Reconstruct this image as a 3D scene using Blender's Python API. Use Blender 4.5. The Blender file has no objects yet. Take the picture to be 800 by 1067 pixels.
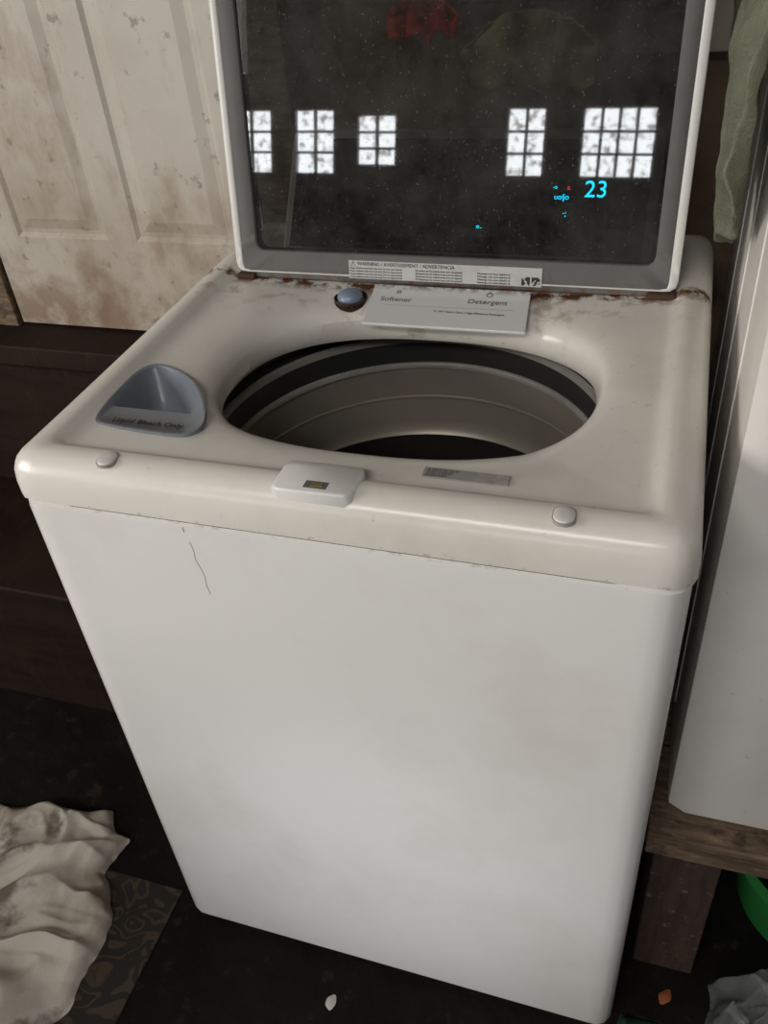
import bpy, bmesh, math, random
from mathutils import Vector, Matrix, noise
random.seed(7)
sc=bpy.context.scene
col=bpy.context.collection
CAMP=[0.2891,-0.575,1.4191,0.3635,0.9154,-0.0987,897.393]
try:
    sc.view_settings.view_transform='Standard'
except Exception: pass
# ---------------------------------------------------------------- materials
def mat(name,base,rough=.5,metal=0.,spec=.5,stains=(),bump=None,coat=0.):
    """stains: list of (scale,lo,hi,color,amount[,axis scale])"""
    m=bpy.data.materials.new(name);m.use_nodes=True;nt=m.node_tree;b=nt.nodes['Principled BSDF']
    b.inputs['Roughness'].default_value=rough;b.inputs['Metallic'].default_value=metal
    b.inputs['Specular IOR Level'].default_value=spec;b.inputs['Coat Weight'].default_value=coat
    tc=nt.nodes.new('ShaderNodeTexCoord')
    rgb=nt.nodes.new('ShaderNodeRGB');rgb.outputs[0].default_value=(*base,1);cur=rgb.outputs[0]
    for st in stains:
        scale,lo,hi,c,amt=st[:5];sx=st[5] if len(st)>5 else (1,1,1)
        mp=nt.nodes.new('ShaderNodeMapping');mp.inputs['Scale'].default_value=sx;mp.inputs['Location'].default_value=(random.random()*9,random.random()*9,random.random()*9)
        nt.links.new(tc.outputs['Object'],mp.inputs[0])
        n=nt.nodes.new('ShaderNodeTexNoise');n.inputs['Scale'].default_value=scale;n.inputs['Detail'].default_value=8;n.inputs['Roughness'].default_value=.62
        nt.links.new(mp.outputs[0],n.inputs['Vector'])
        mr=nt.nodes.new('ShaderNodeMapRange');mr.inputs[1].default_value=lo;mr.inputs[2].default_value=hi;mr.inputs[3].default_value=0;mr.inputs[4].default_value=amt
        nt.links.new(n.outputs['Fac'],mr.inputs[0])
        mx=nt.nodes.new('ShaderNodeMixRGB');mx.inputs[2].default_value=(*c,1)
        nt.links.new(mr.outputs[0],mx.inputs[0]);nt.links.new(cur,mx.inputs[1]);cur=mx.outputs[0]
    nt.links.new(cur,b.inputs['Base Color'])
    if bump:
        n=nt.nodes.new('ShaderNodeTexNoise');n.inputs['Scale'].default_value=bump[0];n.inputs['Detail'].default_value=6
        nt.links.new(tc.outputs['Object'],n.inputs['Vector'])
        bp=nt.nodes.new('ShaderNodeBump');bp.inputs['Strength'].default_value=bump[1];bp.inputs['Distance'].default_value=bump[2]
        nt.links.new(n.outputs['Fac'],bp.inputs['Height']);nt.links.new(bp.outputs[0],b.inputs['Normal'])
    return m
def add_mask_color(m,axis,lo,hi,color,nscale,nlo,nhi,amt,lo2=None,hi2=None,axis2=None,lo3=0,hi3=1):
    nt=m.node_tree;b=nt.nodes['Principled BSDF'];src=b.inputs['Base Color'].links[0].from_socket
    tc=nt.nodes.new('ShaderNodeTexCoord');sp=nt.nodes.new('ShaderNodeSeparateXYZ');nt.links.new(tc.outputs['Object'],sp.inputs[0])
    mr=nt.nodes.new('ShaderNodeMapRange');mr.inputs[1].default_value=lo;mr.inputs[2].default_value=hi;nt.links.new(sp.outputs[axis],mr.inputs[0]);f=mr.outputs[0]
    def mulf(f,ax,a,b_,r0,r1):
        m2=nt.nodes.new('ShaderNodeMapRange');m2.inputs[1].default_value=a;m2.inputs[2].default_value=b_;m2.inputs[3].default_value=r0;m2.inputs[4].default_value=r1
        nt.links.new(sp.outputs[ax],m2.inputs[0]);mu=nt.nodes.new('ShaderNodeMath');mu.operation='MULTIPLY';nt.links.new(f,mu.inputs[0]);nt.links.new(m2.outputs[0],mu.inputs[1]);return mu.outputs[0]
    if lo2 is not None: f=mulf(f,axis,lo2,hi2,1,0)
    if axis2 is not None: f=mulf(f,axis2,lo3,hi3,0,1)
    n=nt.nodes.new('ShaderNodeTexNoise');n.inputs['Scale'].default_value=nscale;n.inputs['Detail'].default_value=7;n.inputs['Roughness'].default_value=.65;nt.links.new(tc.outputs['Object'],n.inputs['Vector'])
    mn=nt.nodes.new('ShaderNodeMapRange');mn.inputs[1].default_value=nlo;mn.inputs[2].default_value=nhi;mn.inputs[4].default_value=amt;nt.links.new(n.outputs['Fac'],mn.inputs[0])
    mu=nt.nodes.new('ShaderNodeMath');mu.operation='MULTIPLY';nt.links.new(f,mu.inputs[0]);nt.links.new(mn.outputs[0],mu.inputs[1])
    mx=nt.nodes.new('ShaderNodeMixRGB');mx.inputs[2].default_value=(*color,1);nt.links.new(mu.outputs[0],mx.inputs[0]);nt.links.new(src,mx.inputs[1]);nt.links.new(mx.outputs[0],b.inputs['Base Color'])
def emis(name,color,s):
    m=bpy.data.materials.new(name);m.use_nodes=True;nt=m.node_tree;nt.nodes.clear()
    e=nt.nodes.new('ShaderNodeEmission');o=nt.nodes.new('ShaderNodeOutputMaterial');e.inputs[0].default_value=(*color,1);e.inputs[1].default_value=s
    nt.links.new(e.outputs[0],o.inputs[0]);return m

RUST=(.13,.055,.022)
M_body=mat('white_enamel_front',(.75,.74,.715),.25,spec=.5,stains=[(3,.5,.75,(.60,.56,.50),.6),(90,.72,.78,(.4,.33,.25),.5)],bump=(3,.05,.002))
add_mask_color(M_body,2,.891,.896,RUST,80,.53,.64,.7)
M_cover=mat('white_plastic_top',(.75,.72,.66),.26,spec=.5,stains=[(5,.45,.75,(.57,.53,.46),.6),(70,.66,.74,(.38,.32,.24),.5),(160,.69,.75,(.22,.17,.12),.5)],bump=(60,.04,.001))
add_mask_color(M_cover,0,.18,.27,(.48,.42,.34),80,.60,.68,.40,None,None,1,.08,.14)
add_mask_color(M_cover,1,.37,.45,(.28,.18,.10),24,.55,.66,.6,.484,.492)
add_mask_color(M_cover,1,.452,.474,RUST,42,.44,.55,1.,.484,.492)
add_mask_color(M_cover,2,.899,.903,RUST,80,.56,.66,.7,.902,.904)
M_grayfr=mat('gray_lid_frame',(.125,.125,.12),.60,spec=.3,stains=[(20,.5,.8,(.08,.078,.07),.5)])
add_mask_color(M_grayfr,2,.010,-.004,RUST,60,.48,.58,.8)
M_white=mat('white_plastic',(.70,.69,.66),.3,stains=[(12,.55,.8,(.6,.56,.48),.5)])
M_panel=mat('glossy_white_panel',(.66,.66,.65),.12,coat=.4,stains=[(30,.6,.75,(.6,.55,.46),.4)])
add_mask_color(M_panel,1,.462,.474,RUST,70,.45,.56,.9)
M_bluegray=mat('blue_gray_plastic',(.185,.21,.24),.36,stains=[(30,.5,.8,(.27,.27,.26),.4)])
M_bluedk=mat('blue_cap',(.20,.26,.34),.3)
M_black=mat('black_gap',(.01,.01,.01),.6)
M_blackgl=mat('black_console_glass',(.008,.008,.01),.08)
M_tubdark=mat('tub_cover_plastic',(.022,.022,.022),.4,stains=[(20,.5,.8,(.05,.045,.04),.6)])
M_ring=mat('balance_ring',(.27,.26,.235),.35,stains=[(10,.4,.8,(.15,.14,.125),.6)])
M_drum=mat('stainless_drum',(.34,.305,.25),.40,metal=.35,stains=[(4,.4,.7,(.22,.195,.155),.6)])
M_drumlow=mat('drum_lower_wall',(.04,.038,.035),.4,metal=.3)  # near-black colour stands in for the shade low in the drum
M_label=mat('label_paper',(.50,.50,.48),.5,stains=[(60,.5,.8,(.34,.32,.29),.6)])
M_decklabel=mat('worn_label',(.30,.29,.27),.5,stains=[(60,.5,.7,(.5,.48,.44),.7)])
M_ink=mat('ink_gray',(.12,.12,.12),.6)
M_scr=mat('scratch_gray',(.38,.35,.32),.6)
M_inkdk=mat('ink_black',(.02,.02,.02),.6)
M_rust=mat('rust',(.07,.032,.016),.8,stains=[(120,.4,.7,(.03,.015,.01),.8)],bump=(200,.6,.002))
M_door=mat('dirty_white_door',(.58,.535,.47),.5,stains=[(2.0,.42,.66,(.40,.34,.27),.75),(5,.52,.68,(.27,.19,.12),.6,(2,2,1)),(34,.62,.69,(.13,.085,.05),.55)],bump=(30,.1,.002))
add_mask_color(M_door,2,1.04,.72,(.20,.11,.055),9,.42,.60,.75)
M_wall=mat('grimy_wall',(.30,.215,.15),.8,stains=[(3,.4,.65,(.09,.05,.03),.85),(14,.5,.7,(.05,.03,.02),.7)],bump=(20,.3,.004))
M_board=mat('beige_board',(.62,.56,.47),.7,stains=[(6,.45,.7,(.35,.27,.18),.7)])
M_dkwood=mat('dark_stained_wood',(.022,.012,.007),.7,spec=.2,stains=[(6,.4,.7,(.008,.005,.0035),.9,(1,1,6)),(12,.55,.75,(.045,.022,.011),.6,(6,1,1))],bump=(25,.3,.004))
M_bench=mat('weathered_lumber',(.18,.120,.072),.8,stains=[(10,.4,.65,(.05,.032,.021),.9,(1,8,8)),(30,.52,.66,(.28,.20,.13),.6,(1,4,4)),(22,.58,.66,(.02,.014,.01),.7)],bump=(40,.7,.005))
M_post=mat('stained_post',(.07,.040,.028),.75,stains=[(10,.4,.65,(.03,.019,.014),.85,(8,8,1)),(60,.60,.68,(.24,.2,.165),.5)],bump=(40,.6,.004))
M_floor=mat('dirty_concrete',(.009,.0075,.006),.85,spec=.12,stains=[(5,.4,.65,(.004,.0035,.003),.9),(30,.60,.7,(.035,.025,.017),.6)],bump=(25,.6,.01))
M_garage=mat('garage_door_panel',(.05,.045,.04),.6,stains=[(4,.4,.7,(.025,.022,.02),.7)])
M_dark=mat('dark_garage_wall',(.05,.042,.036),.8,stains=[(3,.4,.7,(.02,.018,.015),.8)])
M_ceil=mat('ceiling_boards',(.10,.085,.07),.8,stains=[(2,.4,.7,(.05,.04,.03),.8,(1,6,1))])

# ---------------------------------------------------------------- mesh helpers
def obj(name,verts,faces,m=None,parent=None,smooth=False,angle=35):
    me=bpy.data.meshes.new(name);me.from_pydata([tuple(v) for v in verts],[],faces);me.update()
    bm=bmesh.new();bm.from_mesh(me);bmesh.ops.recalc_face_normals(bm,faces=bm.faces);bm.to_mesh(me);bm.free()
    o=bpy.data.objects.new(name,me);col.objects.link(o)
    if m: me.materials.append(m)
    if parent: o.parent=parent
    if smooth: smooth_it(o,angle)
    return o
def smooth_it(o,angle=35):
    for p_ in o.data.polygons:p_.use_smooth=True
    bm=bmesh.new();bm.from_mesh(o.data)
    for e in bm.edges:
        if len(e.link_faces)==2 and e.calc_face_angle(0)>math.radians(angle): e.smooth=False
    bm.to_mesh(o.data);bm.free()
def bev(o,w,seg=3):
    md=o.modifiers.new('b','BEVEL');md.width=w;md.segments=seg;md.limit_method='ANGLE';md.angle_limit=math.radians(40)
    for p_ in o.data.polygons:p_.use_smooth=True
    md.harden_normals=True
    return o
def empty(name,loc=(0,0,0),rotx=0,parent=None):
    e=bpy.data.objects.new(name,None);e.location=loc;e.rotation_euler=(rotx,0,0);col.objects.link(e);e.empty_display_size=.05
    if parent:e.parent=parent
    return e
def box(name,lo,hi,m,parent=None,b=.003,seg=3):
    x0,y0,z0=lo;x1,y1,z1=hi
    v=[(x0,y0,z0),(x1,y0,z0),(x1,y1,z0),(x0,y1,z0),(x0,y0,z1),(x1,y0,z1),(x1,y1,z1),(x0,y1,z1)]
    f=[(0,3,2,1),(4,5,6,7),(0,1,5,4),(1,2,6,5),(2,3,7,6),(3,0,4,7)]
    o=obj(name,v,f,m,parent)
    if b: bev(o,b,seg)
    return o
def rr_pts(cx,cy,hx,hy,r,ins=0.,ctr=None,N=256):
    ctr=ctr or (cx,cy);hx-=ins;hy-=ins;r=max(r-ins,.006 if r>0.006 else r)
    def inside(x,y):
        qx=abs(x-cx)-(hx-r);qy=abs(y-cy)-(hy-r)
        return math.hypot(max(qx,0),max(qy,0))+min(max(qx,qy),0)-r<0
    out=[]
    for k in range(N):
        a=2*math.pi*k/N
        c,s=math.cos(a),math.sin(a);lo,hi=0,2*(hx+hy)
        for _ in range(36):
            md=(lo+hi)/2
            if inside(ctr[0]+c*md,ctr[1]+s*md): lo=md
            else: hi=md
        out.append((ctr[0]+c*lo,ctr[1]+s*lo))
    return out
def loft(name,rings,m,parent=None,close_u=True,cap0=False,cap1=False,cyc=False,smooth=True,angle=35):
    n=len(rings[0]);v=[pt for r_ in rings for pt in r_];f=[]
    R=len(rings)
    for i in range(R if cyc else R-1):
        a=i*n;b=((i+1)%R)*n
        for k in range(n if close_u else n-1):
            k2=(k+1)%n;f.append((a+k,a+k2,b+k2,b+k))
    if cap0:f.append(tuple(range(n))[::-1])
    if cap1:f.append(tuple((R-1)*n+k for k in range(n)))
    return obj(name,v,f,m,parent,smooth,angle)
def text(name,body,size,loc,rotx,m,parent,align='CENTER',rotz=0,ex=0.0002):
    c=bpy.data.curves.new(name,'FONT');c.body=body;c.size=size;c.align_x=align;c.align_y='CENTER';c.extrude=ex
    o=bpy.data.objects.new(name,c);col.objects.link(o);o.location=loc;o.rotation_euler=(rotx,0,rotz);c.materials.append(m);o.parent=parent
    return o
def tube(name,pts,r,m,parent=None,res=3):
    c=bpy.data.curves.new(name,'CURVE');c.dimensions='3D';s=c.splines.new('POLY');s.points.add(len(pts)-1)
    for i,q in enumerate(pts): s.points[i].co=(*q,1)
    c.bevel_depth=r;c.bevel_resolution=res;c.materials.append(m);o=bpy.data.objects.new(name,c);col.objects.link(o);o.parent=parent;return o

# ---------------------------------------------------------------- WASHING MACHINE
W=empty('washing_machine')
D=.345
C0=(.008,.272)
def rise(y): return .011*max(0,min(1,y/.48))**1.3
def up(ring): return [(x,y,z+rise(y)*max(0,min(1,(z-.915)/.02))) for x,y,z in ring]
def outer(ins,z): return [(x,y,z) for x,y in rr_pts(-.004,D,.349,D,.027,ins,C0)]
def opening(off,z,N=256):
    out=[];a=.222+off;b=.160+off;n=2.4
    for k in range(N):
        t=2*math.pi*k/N;c,s=math.cos(t),math.sin(t)
        r=(abs(c/a)**n+abs(s/b)**n)**(-1/n);out.append((C0[0]+c*r,C0[1]+s*r,z))
    return out
rings=[outer(0,.900),outer(0,.917),outer(.002,.931),outer(.006,.940),outer(.013,.947),outer(.024,.951),outer(.034,.951),outer(.040,.949),outer(.046,.943),outer(.052,.9405)]
A=outer(.058,.940);B=opening(0,.914)
rings=[up(r_) for r_ in rings]
for t,z in [(0,.940),(.25,.9395),(.5,.938),(.7,.935),(.82,.932),(.9,.9285),(.96,.923),(1,.914)]:
    rg=[(a[0]+(b[0]-a[0])*t,a[1]+(b[1]-a[1])*t,z) for a,b in zip(A,B)]
    rings.append([(x,y,z_+rise(y)) for x,y,z_ in rg])
rings+= [[(x,y,z+rise(y)*.5) for x,y,z in opening(-.001,.898)],opening(.004,.893),opening(.03,.891),outer(.012,.893),outer(.004,.899)]
cover=loft('top_cover',rings,M_cover,W,cyc=True)
def catmull(P,n=6):
    out=[];L=len(P)
    for i in range(L):
        p0,p1,p2,p3=[Vector(P[(i+j-1)%L]) for j in range(4)]
        for k in range(n):
            t=k/n;out.append(.5*((2*p1)+(-p0+p2)*t+(2*p0-5*p1+4*p2-p3)*t*t+(-p0+3*p1-3*p2+p3)*t**3))
    return out
BL=catmull([(-.284,.094),(-.298,.105),(-.305,.150),(-.304,.200),(-.291,.222),(-.262,.218),(-.222,.192),(-.188,.150),(-.172,.115),(-.175,.096),(-.190,.088),(-.238,.089)])
BC=Vector((-.248,.150))
def ring2(P,c,s,z): return [(c.x+(q.x-c.x)*s,c.y+(q.y-c.y)*s,z) for q in P]
def cut(o,P,c,s):
    k=loft('cut',[ring2(P,c,s,.88),ring2(P,c,s,.98)],None,None,cap0=True,cap1=True,smooth=False)
    md=o.modifiers.new('bo','BOOLEAN');md.operation='DIFFERENCE';md.solver='EXACT';md.object=k
    bpy.context.view_layer.objects.active=o
    bpy.ops.object.modifier_apply(modifier='bo');bpy.data.objects.remove(k,do_unlink=True)
KC=Vector((-.117,.447));KN=[Vector((KC.x+.0225*math.cos(t*math.pi/16),KC.y+.0225*math.sin(t*math.pi/16))) for t in range(32)]
cut(cover,BL,BC,1.0);cut(cover,KN,KC,1.0);smooth_it(cover,35)
# bleach cup: shelf in front carrying the text, D-shaped bowl behind it
BC2=Vector((-.256,.163))
def inner(s,z,fy=.118):
    out=[]
    for q in BL:
        x=BC2.x+(q.x-BC.x)*s;y=BC2.y+(q.y-BC.y)*s
        y=max(y,fy+(1-s)*.06);out.append((x,y,z))
    return out
def rz_(rg,k=1.): return [(x,y,z+rise(y)*k) for x,y,z in rg]
loft('bleach_dispenser',[ring2(BL,BC,1.0,.925),rz_(ring2(BL,BC,1.025,.9405)),rz_(ring2(BL,BC,1.02,.9425)),rz_(ring2(BL,BC,.97,.9427)),rz_(ring2(BL,BC,.95,.9410)),
  rz_(inner(.78,.9395)),inner(.70,.932),inner(.58,.912),inner(.45,.898),inner(.2,.894)],M_bluegray,W,cap1=True,angle=60)
text('bleach_text','Liquid Bleach Only',.0115,(-.234,.1035,.9430),0,M_inkdk,W)
# softener cap in recess
loft('softener_recess',[[(q.x,q.y,.944) for q in KN],ring2(KN,KC,.97,.940),ring2(KN,KC,.9,.938)],M_rust,W,cap1=True)
KN2=[Vector((KC.x+.0185*math.cos(t*math.pi/16),KC.y-.001+.0185*math.sin(t*math.pi/16))) for t in range(32)]
loft('softener_cap',[ring2(KN2,KC,.95,.938),ring2(KN2,KC,.94,.945),ring2(KN2,KC,.86,.950),ring2(KN2,KC,.5,.953),ring2(KN2,KC,.1,.9545)],M_bluedk,W,cap1=True,angle=60)
# bumpers
for i,x in enumerate((-.230,.228)):
    P=[Vector((x+.0105*math.cos(a),.021+.0105*math.sin(a)+(.003 if math.sin(a)>0 else -.003))) for a in [k*math.pi/16 for k in range(32)]]
    c=Vector((x,.021))
    loft('bumper_gap_%d'%i,[ring2(P,c,1.0,.9485),ring2(P,c,1.0,.9517),ring2(P,c,.90,.9519)],M_scr,W,cap1=True)
    loft('bumper_%d'%i,[ring2(P,c,.90,.949),ring2(P,c,.90,.9522),ring2(P,c,.80,.9532),ring2(P,c,.3,.9536)],M_white,W,cap1=True,angle=60)
# latch block
P=[(-.041,.054),(.034,.054),(.039,.042),(.036,.010),(.030,.006),(-.038,.006),(-.044,.010),(-.045,.042)]
P=[Vector(q) for q in P];c=Vector((-.003,.03))
lt=loft('latch_housing',[ring2(P,c,1,.930),ring2(P,c,1,.9505),ring2(P,c,.98,.9525),ring2(P,c,.94,.9535)],M_white,W,cap1=True,angle=50)
box('latch_slot',(-.013,.012,.953),(.010,.023,.9540),M_ink,W,b=.0004)
box('latch_metal',(-.006,.0145,.9538),(.006,.0205,.9545),mat('brass_dirty',(.30,.25,.10),.4,metal=.6),W,b=.0003)
# label on deck
box('deck_label',(.087,.066,.9410),(.170,.0815,.9425),M_decklabel,W,b=0)
for k in range(4): text('deck_label_text_%d'%k,'IIII IIIIIII III IIIIIII IIIIII IIIII'[:36-k*4],.0034,(.090,.0780-k*.0032,.9426),0,M_ink,W,align='LEFT')
# cabinet (open at the top, like a real one)
body=loft('cabinet',[[(x,y,z) for x,y in rr_pts(-.004,D,.346,D-.002,.025,ins)] for z,ins in [(.022,.006),(.026,.001),(.032,0),(.885,0),(.892,.001),(.895,.006)]],M_body,W,cap0=True)
loft('seam_gasket',[[(x,y,z) for x,y in rr_pts(-.004,D,.341,D-.006,.022,0,None,64)] for z in (.893,.903)],M_black,W,smooth=False)
for i,(x,y) in enumerate([(-.29,.06),(.29,.06),(-.29,.62),(.29,.62)]):
    loft('foot_%d'%i,[[(x+r*math.cos(k*math.pi/8),y+r*math.sin(k*math.pi/8),z) for k in range(16)] for r,z in [(.022,0),(.022,.012),(.01,.014),(.01,.03)]],M_black,W,cap0=True,cap1=True)
tube('scratch',[(-.146,.0019,.872),(-.144,.0019,.860),(-.145,.0019,.848),(-.141,.0019,.836),(-.139,.0019,.826),(-.140,.0019,.812),(-.138,.0019,.800)],.00035,M_scr,W)
tube('scratch_upper',[(-.150,.0019,.890),(-.149,.0019,.884)],.00035,M_scr,W)
# inside: tub shroud, balance ring, drum, wash plate
TC=(.01,.262)
def circ(r,z,N=96,c=TC): return [(c[0]+r*math.cos(2*math.pi*k/N),c[1]+r*math.sin(2*math.pi*k/N),z) for k in range(N)]
loft('tub_shroud',[circ(.255,.889),circ(.255,.872),circ(.246,.866),circ(.246,.862),circ(.252,.858)],M_tubdark,W)
loft('balance_ring_rim',[circ(.248,.856),circ(.245,.866),circ(.241,.868),circ(.237,.866),circ(.2365,.858)],M_ring,W,angle=50)
loft('balance_ring_band',[circ(.2365,.858),circ(.2350,.836),circ(.2345,.828)],M_tubdark,W)
loft('balance_ring_lip',[circ(.2345,.829),circ(.2320,.8285),circ(.2305,.826),circ(.2305,.821),circ(.243,.818)],M_ring,W,angle=50)
loft('drum',[circ(.234,.822),circ(.2365,.80),circ(.2365,.73),circ(.235,.715),circ(.230,.708)],M_drum,W,angle=50)
loft('drum_rib',[circ(.2364,.773),circ(.2355,.771),circ(.2355,.769),circ(.2364,.767)],M_drum,W)
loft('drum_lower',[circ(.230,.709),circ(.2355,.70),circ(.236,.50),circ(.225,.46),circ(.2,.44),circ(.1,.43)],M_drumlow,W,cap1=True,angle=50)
loft('wash_plate',[circ(.15,.432),circ(.15,.445),circ(.12,.455),circ(.05,.47),circ(.03,.50),circ(.01,.505)],M_tubdark,W,cap1=True)
# detergent drawer front
ZT=.9510;SLP=.0185/.078
P=[Vector(q) for q in [(-.090,.474,ZT),(.122,.474,ZT),(.128,.396,ZT-.0185),(-.084,.394,ZT-.0185)]]
v=[q-Vector((0,0,.003)) for q in P]+[q+Vector((0,0,.001)) for q in P]
bev(obj('detergent_drawer',v,[(0,1,2,3),(4,5,6,7),(0,1,5,4),(1,2,6,5),(2,3,7,6),(3,0,4,7)],M_panel,W),.0012)
rx=math.atan(SLP)
def onp(x,y): return (x,y,ZT+.0012-(.474-y)*SLP)
text('softener_text','Softener',.0125,onp(-.052,.444),rx,M_ink,W)
text('detergent_text','Detergent',.0125,onp(.070,.448),rx,M_ink,W)
text('drawer_icon_a','\u00a4',.014,onp(-.052,.459),rx,M_ink,W);text('drawer_icon_b','\u00d4',.012,onp(.070,.462),rx,M_ink,W)
obj('drawer_line',[onp(-.078,.4325),onp(.108,.4355),onp(.108,.4345),onp(-.078,.4315)],[(0,1,2,3)],M_scr,W)
text('drawer_small_text','O  VRT Fabric Care / High Efficiency Detergent',.0048,onp(.050,.425),rx,M_ink,W)
# rusty hinge brackets
box('hinge_left',(-.296,.470,.944),(-.268,.492,.958),M_rust,W,b=.004);box('hinge_right',(.264,.470,.944),(.300,.492,.958),M_rust,W,b=.004)
# control console behind the lid
prof=[(.552,.940),(.556,.957),(.655,1.097),(.668,1.102),(.688,1.095),(.688,.90)]
con=loft('control_console',[[(x,y,z) for y,z in prof] for x in (-.262,.262)],M_white,W,cap0=True,cap1=True,smooth=False);bev(con,.006)
sl=math.atan2(.140,.099);nv=Vector((0,-math.sin(sl),math.cos(sl)));uv=Vector((0,math.cos(sl),math.sin(sl)))
def onc(x,u,h=.002): 
    q=Vector((x,.556,.957))+uv*u+nv*h;return tuple(q)
obj('console_glass',[onc(-.25,.01,.001),onc(.25,.01,.001),onc(.25,.165,.001),onc(-.25,.165,.001)],[(0,1,2,3)],M_blackgl,W)
M_led=emis('led_cyan',(.0,.62,1.0),12);M_ledr=emis('led_red',(1,.03,.08),6)
text('display_digits','23',.031,onc(.182,.098),sl,M_led,W,ex=.0004)
text('display_icons','uo\u00a7o',.010,onc(.138,.088),sl,M_led,W);text('display_icon_red','a',.010,onc(.146,.101),sl,M_ledr,W);text('display_icons_b','-o',.007,onc(.128,.101),sl,M_led,W)
text('display_dot','\u00b7:',.012,onc(.144,.066),sl,M_led,W);text('display_mark','=-',.010,onc(.03,.045),sl,M_led,W)
# ---- lid
TILT=math.radians(9.5)
L=empty('lid',(0,.480,.957),-TILT,W)
def frame(name,o_,i_,y0,y1,ro,ri,m):
    cx=(i_[0]+i_[1])/2;cz=(i_[2]+i_[3])/2
    O=rr_pts((o_[0]+o_[1])/2,(o_[2]+o_[3])/2,(o_[1]-o_[0])/2,(o_[3]-o_[2])/2,ro,0,(cx,cz),320)
    I=rr_pts(cx,cz,(i_[1]-i_[0])/2,(i_[3]-i_[2])/2,ri,0,(cx,cz),320)
    e=.0015
    def sh(P,Q,t): return [(a[0]+(b_[0]-a[0])*t/max(1e-6,math.dist(a,b_)),a[1]+(b_[1]-a[1])*t/max(1e-6,math.dist(a,b_))) for a,b_ in zip(P,Q)]
    O2=sh(O,I,e);I2=sh(I,O,e)
    rings=[[(x,y1,z) for x,z in O],[(x,y0+e,z) for x,z in O],[(x,y0,z) for x,z in O2],[(x,y0,z) for x,z in I2],[(x,y0+e,z) for x,z in I],[(x,y1,z) for x,z in I]]
    return loft(name,rings,m,L,cyc=True,angle=50)
frame('lid_shell',(-.298,.300,.001,.455),(-.287,.289,.004,.441),-.002,.032,.012,.006,M_white)
frame('lid_inner_frame',(-.288,.290,-.006,.442),(-.264,.270,.032,.425),-.001,.020,.006,.010,M_grayfr)
m=bpy.data.materials.new('tinted_glass');m.use_nodes=True;nt=m.node_tree;nt.nodes.clear()
out=nt.nodes.new('ShaderNodeOutputMaterial');tr=nt.nodes.new('ShaderNodeBsdfTransparent');tr.inputs[0].default_value=(.12,.125,.12,1)
gs=nt.nodes.new('ShaderNodeBsdfGlossy');gs.inputs['Roughness'].default_value=.022
fr=nt.nodes.new('ShaderNodeFresnel');fr.inputs[0].default_value=1.75
mx=nt.nodes.new('ShaderNodeMixShader');nt.links.new(fr.outputs[0],mx.inputs[0]);nt.links.new(tr.outputs[0],mx.inputs[1]);nt.links.new(gs.outputs[0],mx.inputs[2])
df=nt.nodes.new('ShaderNodeBsdfDiffuse');df.inputs[0].default_value=(.5,.5,.46,1)
tc=nt.nodes.new('ShaderNodeTexCoord');n1=nt.nodes.new('ShaderNodeTexNoise');n1.inputs['Scale'].default_value=5;n1.inputs['Detail'].default_value=9;n1.inputs['Roughness'].default_value=.75
nt.links.new(tc.outputs['Object'],n1.inputs['Vector']);mr=nt.nodes.new('ShaderNodeMapRange');mr.inputs[1].default_value=.38;mr.inputs[2].default_value=.70;mr.inputs[3].default_value=.008;mr.inputs[4].default_value=.10
nt.links.new(n1.outputs[0],mr.inputs[0])
n2=nt.nodes.new('ShaderNodeTexNoise');n2.inputs['Scale'].default_value=300;n2.inputs['Detail'].default_value=3;nt.links.new(tc.outputs['Object'],n2.inputs['Vector'])
m3=nt.nodes.new('ShaderNodeMapRange');m3.inputs[1].default_value=.65;m3.inputs[2].default_value=.72;m3.inputs[4].default_value=.14;nt.links.new(n2.outputs[0],m3.inputs[0])
ad=nt.nodes.new('ShaderNodeMath');ad.operation='ADD';nt.links.new(mr.outputs[0],ad.inputs[0]);nt.links.new(m3.outputs[0],ad.inputs[1])
mx2=nt.nodes.new('ShaderNodeMixShader');nt.links.new(ad.outputs[0],mx2.inputs[0]);nt.links.new(mx.outputs[0],mx2.inputs[1]);nt.links.new(df.outputs[0],mx2.inputs[2]);nt.links.new(mx2.outputs[0],out.inputs[0])
obj('lid_glass',[(-.270,.004,.024),(.276,.004,.024),(.276,.004,.432),(-.270,.004,.432)],[(0,1,2,3)],m,L)
box('lid_label',(-.128,-.0022,-.0005),(.134,-.0008,.0235),M_label,L,b=0)
rz=math.pi/2
text('lid_label_title','\u26a0 WARNING / AVERTISSEMENT / ADVERTENCIA',.0066,(-.126,-.0024,.0193),rz,M_inkdk,L,align='LEFT')
for k in range(4):
    text('lid_label_a%d'%k,'Keep children away from the unit. Do not open the lid',.0033,(-.126,-.0024,.0135-k*.0038),rz,M_inkdk,L,align='LEFT')
    text('lid_label_b%d'%k,'Ne laissez pas les enfants jouer pres de appareil',.0033,(-.034,-.0024,.0135-k*.0038),rz,M_inkdk,L,align='LEFT')
    text('lid_label_c%d'%k,'Mantenga a los ninos alejados de',.0033,(.050,-.0024,.0135-k*.0038),rz,M_inkdk,L,align='LEFT')
qv=[];qf=[]
for j in range(2):
    for a in range(6):
        for b_ in range(6):
            if random.random()<.55:
                x=.108+j*.013+a*.0018;z=.001+b_*.0018;i=len(qv)
                qv+=[(x,-.0025,z),(x+.0018,-.0025,z),(x+.0018,-.0025,z+.0018),(x,-.0025,z+.0018)];qf.append((i,i+1,i+2,i+3))
obj('lid_label_code',qv,qf,M_inkdk,L)

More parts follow.
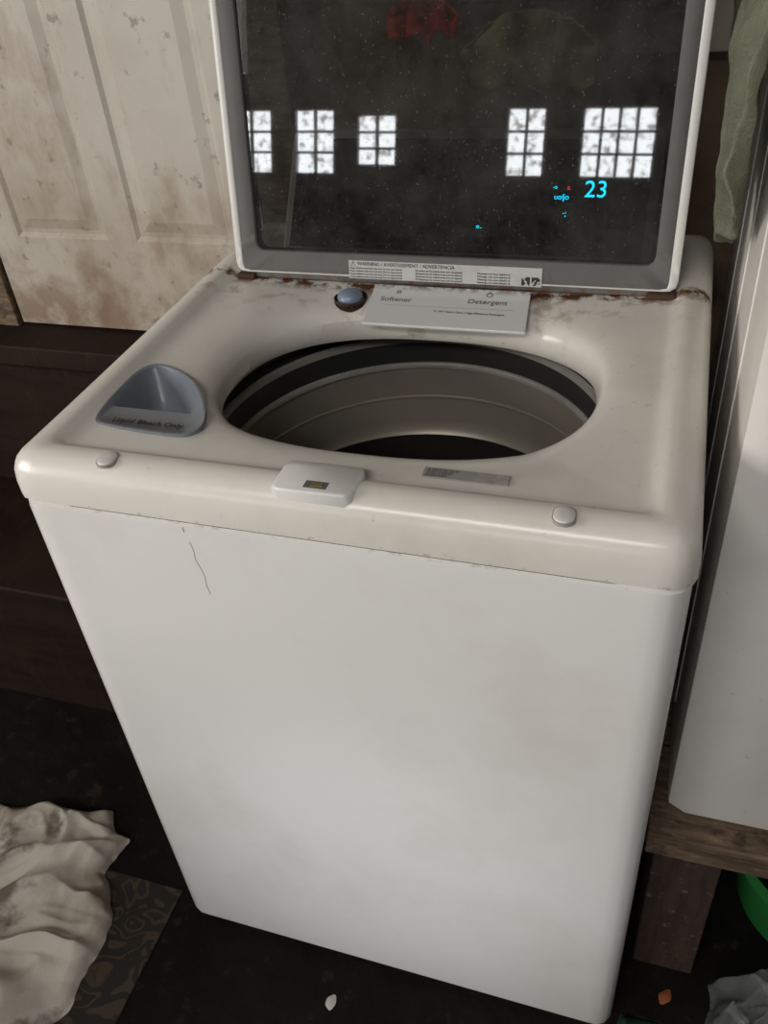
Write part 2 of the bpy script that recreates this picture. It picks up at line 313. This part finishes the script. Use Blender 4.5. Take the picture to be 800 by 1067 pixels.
# ---------------------------------------------------------------- ROOM
YB=.80
box('wall_back',(-2.7,YB,0),(1.6,YB+.1,2.8),M_wall,None,b=0)
box('wall_left',(-2.8,-3.5,0),(-2.7,YB+.1,2.8),M_dark,None,b=0)
box('wall_right',(1.6,-3.5,0),(1.7,YB+.1,2.8),M_dark,None,b=0)
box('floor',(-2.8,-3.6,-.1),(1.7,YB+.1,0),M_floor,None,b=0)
box('trim_1',(.10,.765,1.17),(1.59,YB-.001,1.42),M_board,None,b=.004)
# ceiling with an opening for the added fill pane
SK=(-1.3,.5,-2.75,-2.05)
CE=empty('ceiling')
box('ceiling_front',(-2.8,-3.6,2.8),(1.7,SK[2],2.9),M_ceil,CE,b=0);box('ceiling_back',(-2.8,SK[3],2.8),(1.7,YB+.1,2.9),M_ceil,CE,b=0)
box('ceiling_l',(-2.8,SK[2],2.8),(SK[0],SK[3],2.9),M_ceil,CE,b=0);box('ceiling_r',(SK[1],SK[2],2.8),(1.7,SK[3],2.9),M_ceil,CE,b=0)
DR=empty('door_1')
panels=[(-.905,-.705),(-.645,-.445)]
def door_mesh():
    x0,x1,z0,z1=-.965,-.385,.705,2.65;yf=YB-.045
    xs=[x0]+[q for pq in panels for q in pq]+[x1];rows=[(.885,1.42),(1.55,2.1),(2.22,2.52)]
    zs=[z0]+[q for r_ in rows for q in r_]+[z1];V=[];F=[]
    def quad(a,b,c,d):
        i=len(V);V.extend([a,b,c,d]);F.append((i,i+1,i+2,i+3))
    for i in range(len(xs)-1):
        for j in range(len(zs)-1):
            a,b,c,d=xs[i],xs[i+1],zs[j],zs[j+1]
            if i%2==1 and j%2==1:
                L_=[(0,0),(.008,.005),(.016,.005),(.036,.000)]
                for (s0,d0),(s1,d1) in zip(L_,L_[1:]):
                    o_=[(a+s0,yf+d0,c+s0),(b-s0,yf+d0,c+s0),(b-s0,yf+d0,d-s0),(a+s0,yf+d0,d-s0)]
                    n_=[(a+s1,yf+d1,c+s1),(b-s1,yf+d1,c+s1),(b-s1,yf+d1,d-s1),(a+s1,yf+d1,d-s1)]
                    for k in range(4):k2=(k+1)%4;quad(o_[k],o_[k2],n_[k2],n_[k])
                quad(*n_)
            else: quad((a,yf,c),(b,yf,c),(b,yf,d),(a,yf,d))
    quad((x0,yf,z0),(x1,yf,z0),(x1,YB,z0),(x0,YB,z0));quad((x0,yf,z0),(x0,yf,z1),(x0,YB,z1),(x0,YB,z0));quad((x1,yf,z0),(x1,yf,z1),(x1,YB,z1),(x1,YB,z0))
    return V,F
V,F=door_mesh()
me=bpy.data.meshes.new('door_slab');me.from_pydata(V,[],F);bm=bmesh.new();bm.from_mesh(me);bmesh.ops.remove_doubles(bm,verts=bm.verts,dist=1e-5);bmesh.ops.recalc_face_normals(bm,faces=bm.faces);bm.to_mesh(me);bm.free()
o=bpy.data.objects.new('door_slab',me);col.objects.link(o);me.materials.append(M_door);o.parent=DR
box('door_jamb_left',(-1.06,YB-.055,.66),(-.972,YB,2.75),M_bench,DR);box('door_jamb_right',(-.378,YB-.055,.66),(-.30,YB,2.75),M_bench,DR);box('door_head',(-1.06,YB-.055,2.66),(-.30,YB,2.75),M_bench,DR)
ST=empty('entry_steps')
box('threshold',(-1.7,.66,.655),(-.36,YB-.001,.700),M_dkwood,ST,b=.005)
box('upper_riser',(-1.7,.69,.335),(-.36,YB-.001,.655),M_dkwood,ST,b=.003)
box('lower_step',(-1.7,.36,.0),(-.375,YB-.001,.335),M_dkwood,ST,b=.006)
# ---- garage door wall with real window openings
ZL,ZH=1.225,1.565
wins=[(-2.36,-2.09,ZL,ZH),(-1.93,-1.69,ZL,ZH),(-1.54,-1.31,ZL+.05,ZH-.03),(-.66,-.46,ZL,ZH),(-.25,.12,ZL,ZH)]
Y0=-3.5
G=empty('wall_front')
def gb(n,a,b): box(n,a,b,M_garage,G,b=0)
gb('lower',(-2.7,Y0-.05,0),(1.6,Y0,ZL));gb('upper',(-2.7,Y0-.05,ZH),(1.6,Y0,2.8))
xs=[-2.7]+[q for w in wins for q in w[:2]]+[1.6]
for i in range(0,len(xs),2): gb('pier_%d'%i,(xs[i],Y0-.05,ZL),(xs[i+1],Y0,ZH))
for i,(a,b_,c,d) in enumerate(wins):
    if c>ZL: gb('sill_%d'%i,(a,Y0-.05,ZL),(b_,Y0,c))
    if d<ZH: gb('head_%d'%i,(a,Y0-.05,d),(b_,Y0,ZH))
def skymat(name,st,c1=(.93,.97,1,1)):
    m=bpy.data.materials.new(name);m.use_nodes=True;nt=m.node_tree;nt.nodes.clear()
    e=nt.nodes.new('ShaderNodeEmission');ou=nt.nodes.new('ShaderNodeOutputMaterial');nt.links.new(e.outputs[0],ou.inputs[0]);e.inputs[1].default_value=st
    tc=nt.nodes.new('ShaderNodeTexCoord');n=nt.nodes.new('ShaderNodeTexNoise');n.inputs['Scale'].default_value=22;n.inputs['Detail'].default_value=7;nt.links.new(tc.outputs['Object'],n.inputs['Vector'])
    cr=nt.nodes.new('ShaderNodeValToRGB');cr.color_ramp.elements[0].position=.36;cr.color_ramp.elements[0].color=(.28,.27,.26,1);cr.color_ramp.elements[1].position=.50;cr.color_ramp.elements[1].color=c1
    nt.links.new(n.outputs[0],cr.inputs[0]);nt.links.new(cr.outputs[0],e.inputs[0]);return m
M_sky=skymat('daylight_sky',17)
M_sidefill=skymat('side_fill_glow',13.5,(1,.95,.88,1))
M_ceilfill=skymat('ceiling_fill_glow',21.5,(1,.98,.96,1))
for i,(a,b_,c,d) in enumerate(wins):
    w=empty('window_%d'%(i+1))
    o=obj('pane',[(a,Y0-.04,c),(b_,Y0-.04,c),(b_,Y0-.04,d),(a,Y0-.04,d)],[(0,1,2,3)],M_sky,w)
    nx=4 if b_-a>.3 else 2
    for k in range(1,nx): x=a+(b_-a)*k/nx;box('muntin_v%d'%k,(x-.008,Y0-.035,c),(x+.008,Y0-.015,d),M_garage,w,b=0)
    for k in range(1,3): z=c+(d-c)*k/3;box('muntin_h%d'%k,(a,Y0-.035,z-.007),(b_,Y0-.015,z+.007),M_garage,w,b=0)
# added window-shaped glowing panel on the left wall, for side light
w=empty('window_6')
obj('pane',[(-2.69,-2.5,1.0),(-2.69,-.7,1.0),(-2.69,-.7,2.2),(-2.69,-2.5,2.2)],[(0,1,2,3)],M_sidefill,w)
box('casing_b',(-2.70,-2.58,.92),(-2.66,-.62,1.0),M_white,w);box('casing_t',(-2.70,-2.58,2.2),(-2.66,-.62,2.28),M_white,w)
box('casing_l',(-2.70,-2.58,1.0),(-2.66,-2.5,2.2),M_white,w);box('casing_r',(-2.70,-.7,1.0),(-2.66,-.62,2.2),M_white,w)
box('muntin_v',(-2.69,-1.62,1.0),(-2.665,-1.58,2.2),M_white,w,b=0);box('muntin_h',(-2.69,-2.5,1.58),(-2.665,-.7,1.62),M_white,w,b=0)
# added glowing ceiling pane, lights the drum and front from above
w=empty('window_7')
obj('ceiling_fill_pane',[(SK[0],SK[2],2.86),(SK[1],SK[2],2.86),(SK[1],SK[3],2.86),(SK[0],SK[3],2.86)],[(0,1,2,3)],M_ceilfill,w)
box('ceiling_fill_bar',(-.42,SK[2],2.81),(-.38,SK[3],2.85),M_white,w,b=0)
# added spot with no source in the room, brightens the lower washer front
sp=bpy.data.lights.new('low_fill_spot','SPOT');sp.energy=110;sp.color=(.87,.93,1);sp.spot_size=math.radians(15);sp.spot_blend=1.;sp.shadow_soft_size=.12
so=bpy.data.objects.new('low_fill_spot',sp);col.objects.link(so);so.location=(.95,-2.9,.95)
so.rotation_euler=(Vector((.0,0,.30))-Vector(so.location)).to_track_quat('-Z','Y').to_euler()
# unseen bin, added only to shade the lower-left of the washer
M_shadebin=mat('shade_bin_plastic',(.10,.09,.08),.6)
HC=(-1.32,-.62)
def hr(s,z): return [(x,y,z) for x,y in rr_pts(HC[0],HC[1],.22*s,.18*s,.06,0,None,64)]
loft('shade_bin',[hr(.8,0),hr(.84,.01),hr(1,.80),hr(1.06,.81),hr(1.06,.83),hr(.98,.83),hr(.96,.80),hr(.8,.03)],M_shadebin,None,cap0=True,cap1=True,angle=50)

# ---------------------------------------------------------------- DRYER + BENCH
DY=empty('clothes_dryer')
cx=.372+.343;dy0=.150
def drr(ins,z): return [(x,y,z) for x,y in rr_pts(cx,(dy0+.79)/2,.343,(.79-dy0)/2,.02,ins,None,128)]
M_dry=mat('dryer_enamel',(.78,.755,.71),.35,stains=[(4,.45,.75,(.55,.51,.45),.5),(60,.66,.74,(.3,.25,.18),.5)])
loft('dryer_cabinet',[drr(.006,.372),drr(.001,.376),drr(0,.382),drr(0,1.33),drr(.003,1.345),drr(.012,1.352)],M_dry,DY,cap0=True,cap1=True)
for k in range(3): box('side_rib_%d'%k,(.3705,.30+k*.16,.42),(.373,.31+k*.16,1.28),M_dry,DY,b=.001)
def disc(cx_,cz,r,y,N=64): return [(cx_+r*math.cos(2*math.pi*k/N),y,cz+r*math.sin(2*math.pi*k/N)) for k in range(N)]
loft('dryer_door',[disc(cx+.03,.90,.23,dy0),disc(cx+.03,.90,.23,dy0-.02),disc(cx+.03,.90,.215,dy0-.03),disc(cx+.03,.90,.17,dy0-.032)],M_dry,DY,cap1=True)
loft('dryer_door_glass',[disc(cx+.03,.90,.16,dy0-.0325),disc(cx+.03,.90,.12,dy0-.034)],M_blackgl,DY,cap0=True,cap1=True)
BN=empty('wooden_bench')
box('top_board_front',(.352,.112,.325),(1.25,.26,.370),M_bench,BN,b=.003);box('top_board_mid',(.352,.265,.325),(1.25,.52,.370),M_bench,BN,b=.003);box('top_board_back',(.352,.525,.325),(1.25,.79,.370),M_bench,BN,b=.003)
for i,(x,y) in enumerate([(.366,.125),(1.14,.125),(.366,.69),(1.14,.69)]): box('leg_%d'%i,(x,y,0),(x+.088,y+.088,.325),M_post,BN,b=.004)
M_greenp=mat('green_plastic',(.03,.22,.05),.35)
bc=(.645,.30)
loft('green_basin',[circ(.10,.0,64,bc),circ(.125,.01,64,bc),circ(.150,.15,64,bc),circ(.160,.155,64,bc),circ(.160,.162,64,bc),circ(.148,.162,64,bc),circ(.143,.15,64,bc),circ(.115,.02,64,bc)],M_greenp,None,cap0=True,cap1=True,angle=50)

# ---------------------------------------------------------------- cloths
def crumple(name,poly,m,h=.06,seed=0,n=110,z0=.002,fs=9,sharp=1.,wob=.022,base=0.):
    xs=[q[0] for q in poly];ys=[q[1] for q in poly];x0,x1,y0,y1=min(xs)-.02,max(xs)+.02,min(ys)-.02,max(ys)+.02
    def sd(x,y):
        ins=False;dm=9
        for i in range(len(poly)):
            a=poly[i];b=poly[(i+1)%len(poly)]
            if (a[1]>y)!=(b[1]>y) and x<(b[0]-a[0])*(y-a[1])/(b[1]-a[1])+a[0]: ins=not ins
            ab=(b[0]-a[0],b[1]-a[1]);t=max(0,min(1,((x-a[0])*ab[0]+(y-a[1])*ab[1])/(ab[0]**2+ab[1]**2)))
            dm=min(dm,math.hypot(x-a[0]-ab[0]*t,y-a[1]-ab[1]*t))
        return dm if ins else -dm
    V=[];F=[];idx={}
    for i in range(n+1):
        for j in range(n+1):
            x=x0+(x1-x0)*i/n;y=y0+(y1-y0)*j/n
            d=sd(x,y)+wob*noise.noise(Vector((x*14,y*14,seed)))
            if d>-.005:
                q=Vector((x*fs,y*fs,seed*3.1));w=Vector((noise.noise(q*.6),noise.noise(q*.6+Vector((5,5,5))),0))*1.3
                r1=max(0,1-abs(noise.noise(q+w))*2.6);r2=max(0,1-abs(noise.noise(q*2.1+w*1.5+Vector((9,2,1))))*2.4);r3=noise.noise(q*3.5+w)
                e_=min(1,max(0,d)/.022)**.5
                z=z0+e_*h*(.30+.40*r1**1.3+.20*r2*sharp+.08*r3) if d>0 else max(z0+d*1.6,base+.0006)
                idx[i,j]=len(V);V.append((x+.014*noise.noise(q*1.3),y+.014*noise.noise(q*1.3+Vector((3,3,3))),z))
    for i in range(n):
        for j in range(n):
            k=[(i,j),(i+1,j),(i+1,j+1),(i,j+1)]
            if all(t in idx for t in k):F.append(tuple(idx[t] for t in k))
    o=obj(name,V,F,m,None)
    bm=bmesh.new();bm.from_mesh(o.data)
    for _ in range(4):
        bv=[v for v in bm.verts if v.is_boundary];new={}
        for v in bv:
            nb=[e.other_vert(v) for e in v.link_edges if e.is_boundary]
            if len(nb)==2: new[v]=(v.co*.4+(nb[0].co+nb[1].co)*.3)
        for v,c_ in new.items(): v.co=c_
    bm.to_mesh(o.data);bm.free()
    for p_ in o.data.polygons:p_.use_smooth=True
    return o
M_towel=mat('dirty_white_cotton',(.47,.43,.37),.95,stains=[(5,.45,.60,(.26,.22,.17),.8),(9,.56,.66,(.06,.045,.03),.8)],bump=(250,.3,.002))
M_dkcl=mat('dark_cloth',(.010,.011,.011),.9,bump=(200,.3,.002))
m=mat('patterned_rug',(.012,.009,.007),.95,bump=(300,.5,.002));nt=m.node_tree;b=nt.nodes['Principled BSDF'];src=b.inputs['Base Color'].links[0].from_socket
tc=nt.nodes.new('ShaderNodeTexCoord');nz=nt.nodes.new('ShaderNodeTexNoise');nz.inputs['Scale'].default_value=9;nz.inputs['Distortion'].default_value=2.2;nz.inputs['Detail'].default_value=1
nt.links.new(tc.outputs['Object'],nz.inputs['Vector']);wv=nt.nodes.new('ShaderNodeMath');wv.operation='SINE';mu=nt.nodes.new('ShaderNodeMath');mu.operation='MULTIPLY';mu.inputs[1].default_value=36
nt.links.new(nz.outputs[0],mu.inputs[0]);nt.links.new(mu.outputs[0],wv.inputs[0]);mr=nt.nodes.new('ShaderNodeMapRange');mr.inputs[1].default_value=.45;mr.inputs[2].default_value=.8;mr.inputs[4].default_value=.8;nt.links.new(wv.outputs[0],mr.inputs[0])
mx=nt.nodes.new('ShaderNodeMixRGB');mx.inputs[2].default_value=(.050,.034,.018,1);nt.links.new(mr.outputs[0],mx.inputs[0]);nt.links.new(src,mx.inputs[1]);nt.links.new(mx.outputs[0],b.inputs['Base Color'])
box('patterned_rug',(-1.06,-.75,0),(-.39,.04,.003),m,None,b=.001)
crumple('crumpled_towel',[(-1.05,.05),(-.86,.09),(-.70,.12),(-.60,.14),(-.545,.10),(-.55,.02),(-.47,-.03),(-.475,-.14),(-.50,-.24),(-.60,-.38),(-.95,-.38)],M_towel,h=.060,seed=2,z0=.006,fs=7,n=170,base=.0033)
crumple('dark_rag',[(-.50,.30),(-.40,.30),(-.385,.22),(-.40,.19),(-.47,.19),(-.51,.21)],M_dkcl,h=.05,seed=6,n=60)
m=bpy.data.materials.new('clear_plastic_film');m.use_nodes=True;b=m.node_tree.nodes['Principled BSDF'];b.inputs['Base Color'].default_value=(.30,.32,.31,1);b.inputs['Roughness'].default_value=.2;b.inputs['Alpha'].default_value=.30
crumple('plastic_bag',[(.485,.11),(.55,.13),(.61,.10),(.60,.01),(.54,-.02),(.485,.03)],m,h=.17,seed=12,n=80,fs=18)
M_orange=mat('orange_scrap',(.30,.09,.03),.6);M_chip=mat('white_chip',(.42,.40,.36),.6)
crumple('orange_peel_scrap',[(.405,.088),(.42,.092),(.424,.080),(.408,.075)],M_orange,h=.010,seed=3,n=20,wob=.003)
crumple('paper_scrap',[(-.080,-.060),(-.072,-.055),(-.070,-.064),(-.073,-.070),(-.079,-.067)],M_chip,h=.005,seed=5,n=24,wob=.003)
crumple('dark_green_rag',[(.36,.035),(.44,.03),(.445,-.02),(.38,-.05),(.35,.0)],mat('dark_green_cloth',(.010,.045,.022),.9),h=.04,seed=9,n=50,wob=.01)
# hanging cloth over the dryer edge
M_green=mat('sage_terry_cloth',(.17,.185,.125),.95,stains=[(8,.4,.7,(.09,.095,.065),.8),(60,.5,.7,(.24,.25,.18),.5)],bump=(300,.8,.004))
def drape(name,x0,y0,y1,ztop,zbot,m,seed=0,nx=90,nz=60,amp=.005,tip=.5):
    V=[];F=[]
    for j in range(nz+1):
        t=j/nz
        for i in range(nx+1):
            u=i/nx
            y=y0+(y1-y0)*u
            zb=zbot+(abs(u-tip)**1.1)*.20+.012*noise.noise(Vector((u*16,seed,2)))
            z=ztop+(zb-ztop)*t
            f=math.sin(u*17+1.5*noise.noise(Vector((u*3,t*2,seed)))*3)*amp
            V.append((x0+f-.010*math.sin(t*3)+.006*noise.noise(Vector((u*9,t*9,seed+3))),y+.02*noise.noise(Vector((u*4,t*3,seed+9))),z))
    for j in range(nz):
        for i in range(nx):
            a=j*(nx+1)+i;F.append((a,a+1,a+nx+2,a+nx+1))
    k0=len(V)
    for i in range(nx+1):
        x,y,z=V[i];V.append((x+.03,y,ztop+.006));
    for i in range(nx+1):
        x,y,z=V[i];V.append((x+.16,y,ztop+.003))
    for i in range(nx): F.append((i,k0+i,k0+i+1,i+1));F.append((k0+i,k0+nx+1+i,k0+nx+2+i,k0+i+1))
    o=obj(name,V,F,m,None)
    for p_ in o.data.polygons:p_.use_smooth=True
    s=o.modifiers.new('s','SOLIDIFY');s.thickness=.003;return o
drape('green_towel',.342,.32,.62,1.358,1.035,M_green,seed=4,tip=.40,amp=.011)
# things reflected in the lid: clothes hanging by the garage door, a pale door track
M_coat=mat('olive_jacket',(.12,.135,.065),.9,stains=[(5,.4,.7,(.02,.025,.015),.8)])
M_red=mat('red_shirt',(.38,.018,.018),.85,stains=[(5,.4,.7,(.10,.008,.008),.7)])
def hang(name,x0,x1,y,zt,zb,m,seed):
    V=[];F=[];n=50
    for j in range(n+1):
        for i in range(n+1):
            u=i/n;t=j/n;wd=.6+.4*min(1,t*2.5);x=(x0+x1)/2+(u-.5)*(x1-x0)*wd
            V.append((x,y+.035*math.sin(u*17+seed+2*noise.noise(Vector((u*3,t*2,seed)))),zt+(zb-zt)*t+.05*noise.noise(Vector((u*6,seed,0)))*t-.1*abs(u-.5)*(1-t)))
    for j in range(n):
        for i in range(n): a=j*(n+1)+i;F.append((a,a+1,a+n+2,a+n+1))
    o=obj(name,V,F,m,None)
    for p_ in o.data.polygons:p_.use_smooth=True
    o.modifiers.new('s','SOLIDIFY').thickness=.01
hang('hanging_jacket',-.80,-.15,-2.9,1.93,1.60,M_coat,3);hang('hanging_shirt',-1.20,-.85,-3.0,2.05,1.84,M_red,8)
tube('clothes_line',[(-2.7,-2.95,2.02),(-.5,-2.95,1.97),(1.6,-2.95,2.02)],.006,M_black)
box('garage_door_track',(-1.93,-2.75,1.66),(-1.86,-2.70,2.8),M_white,None,b=.004)

# ---------------------------------------------------------------- camera
cd=bpy.data.cameras.new('camera');co=bpy.data.objects.new('camera',cd);col.objects.link(co)
co.matrix_world=Matrix.Translation(CAMP[:3])@(Matrix.Rotation(CAMP[3],4,'Z')@Matrix.Rotation(CAMP[4],4,'X')@Matrix.Rotation(CAMP[5],4,'Z'))
cd.sensor_fit='VERTICAL';cd.sensor_height=24;cd.lens=CAMP[6]*24/1067;cd.clip_start=.02
sc.camera=co
w=bpy.data.worlds.new('world');sc.world=w;w.use_nodes=True;w.node_tree.nodes['Background'].inputs[0].default_value=(.5,.55,.6,1);w.node_tree.nodes['Background'].inputs[1].default_value=.3
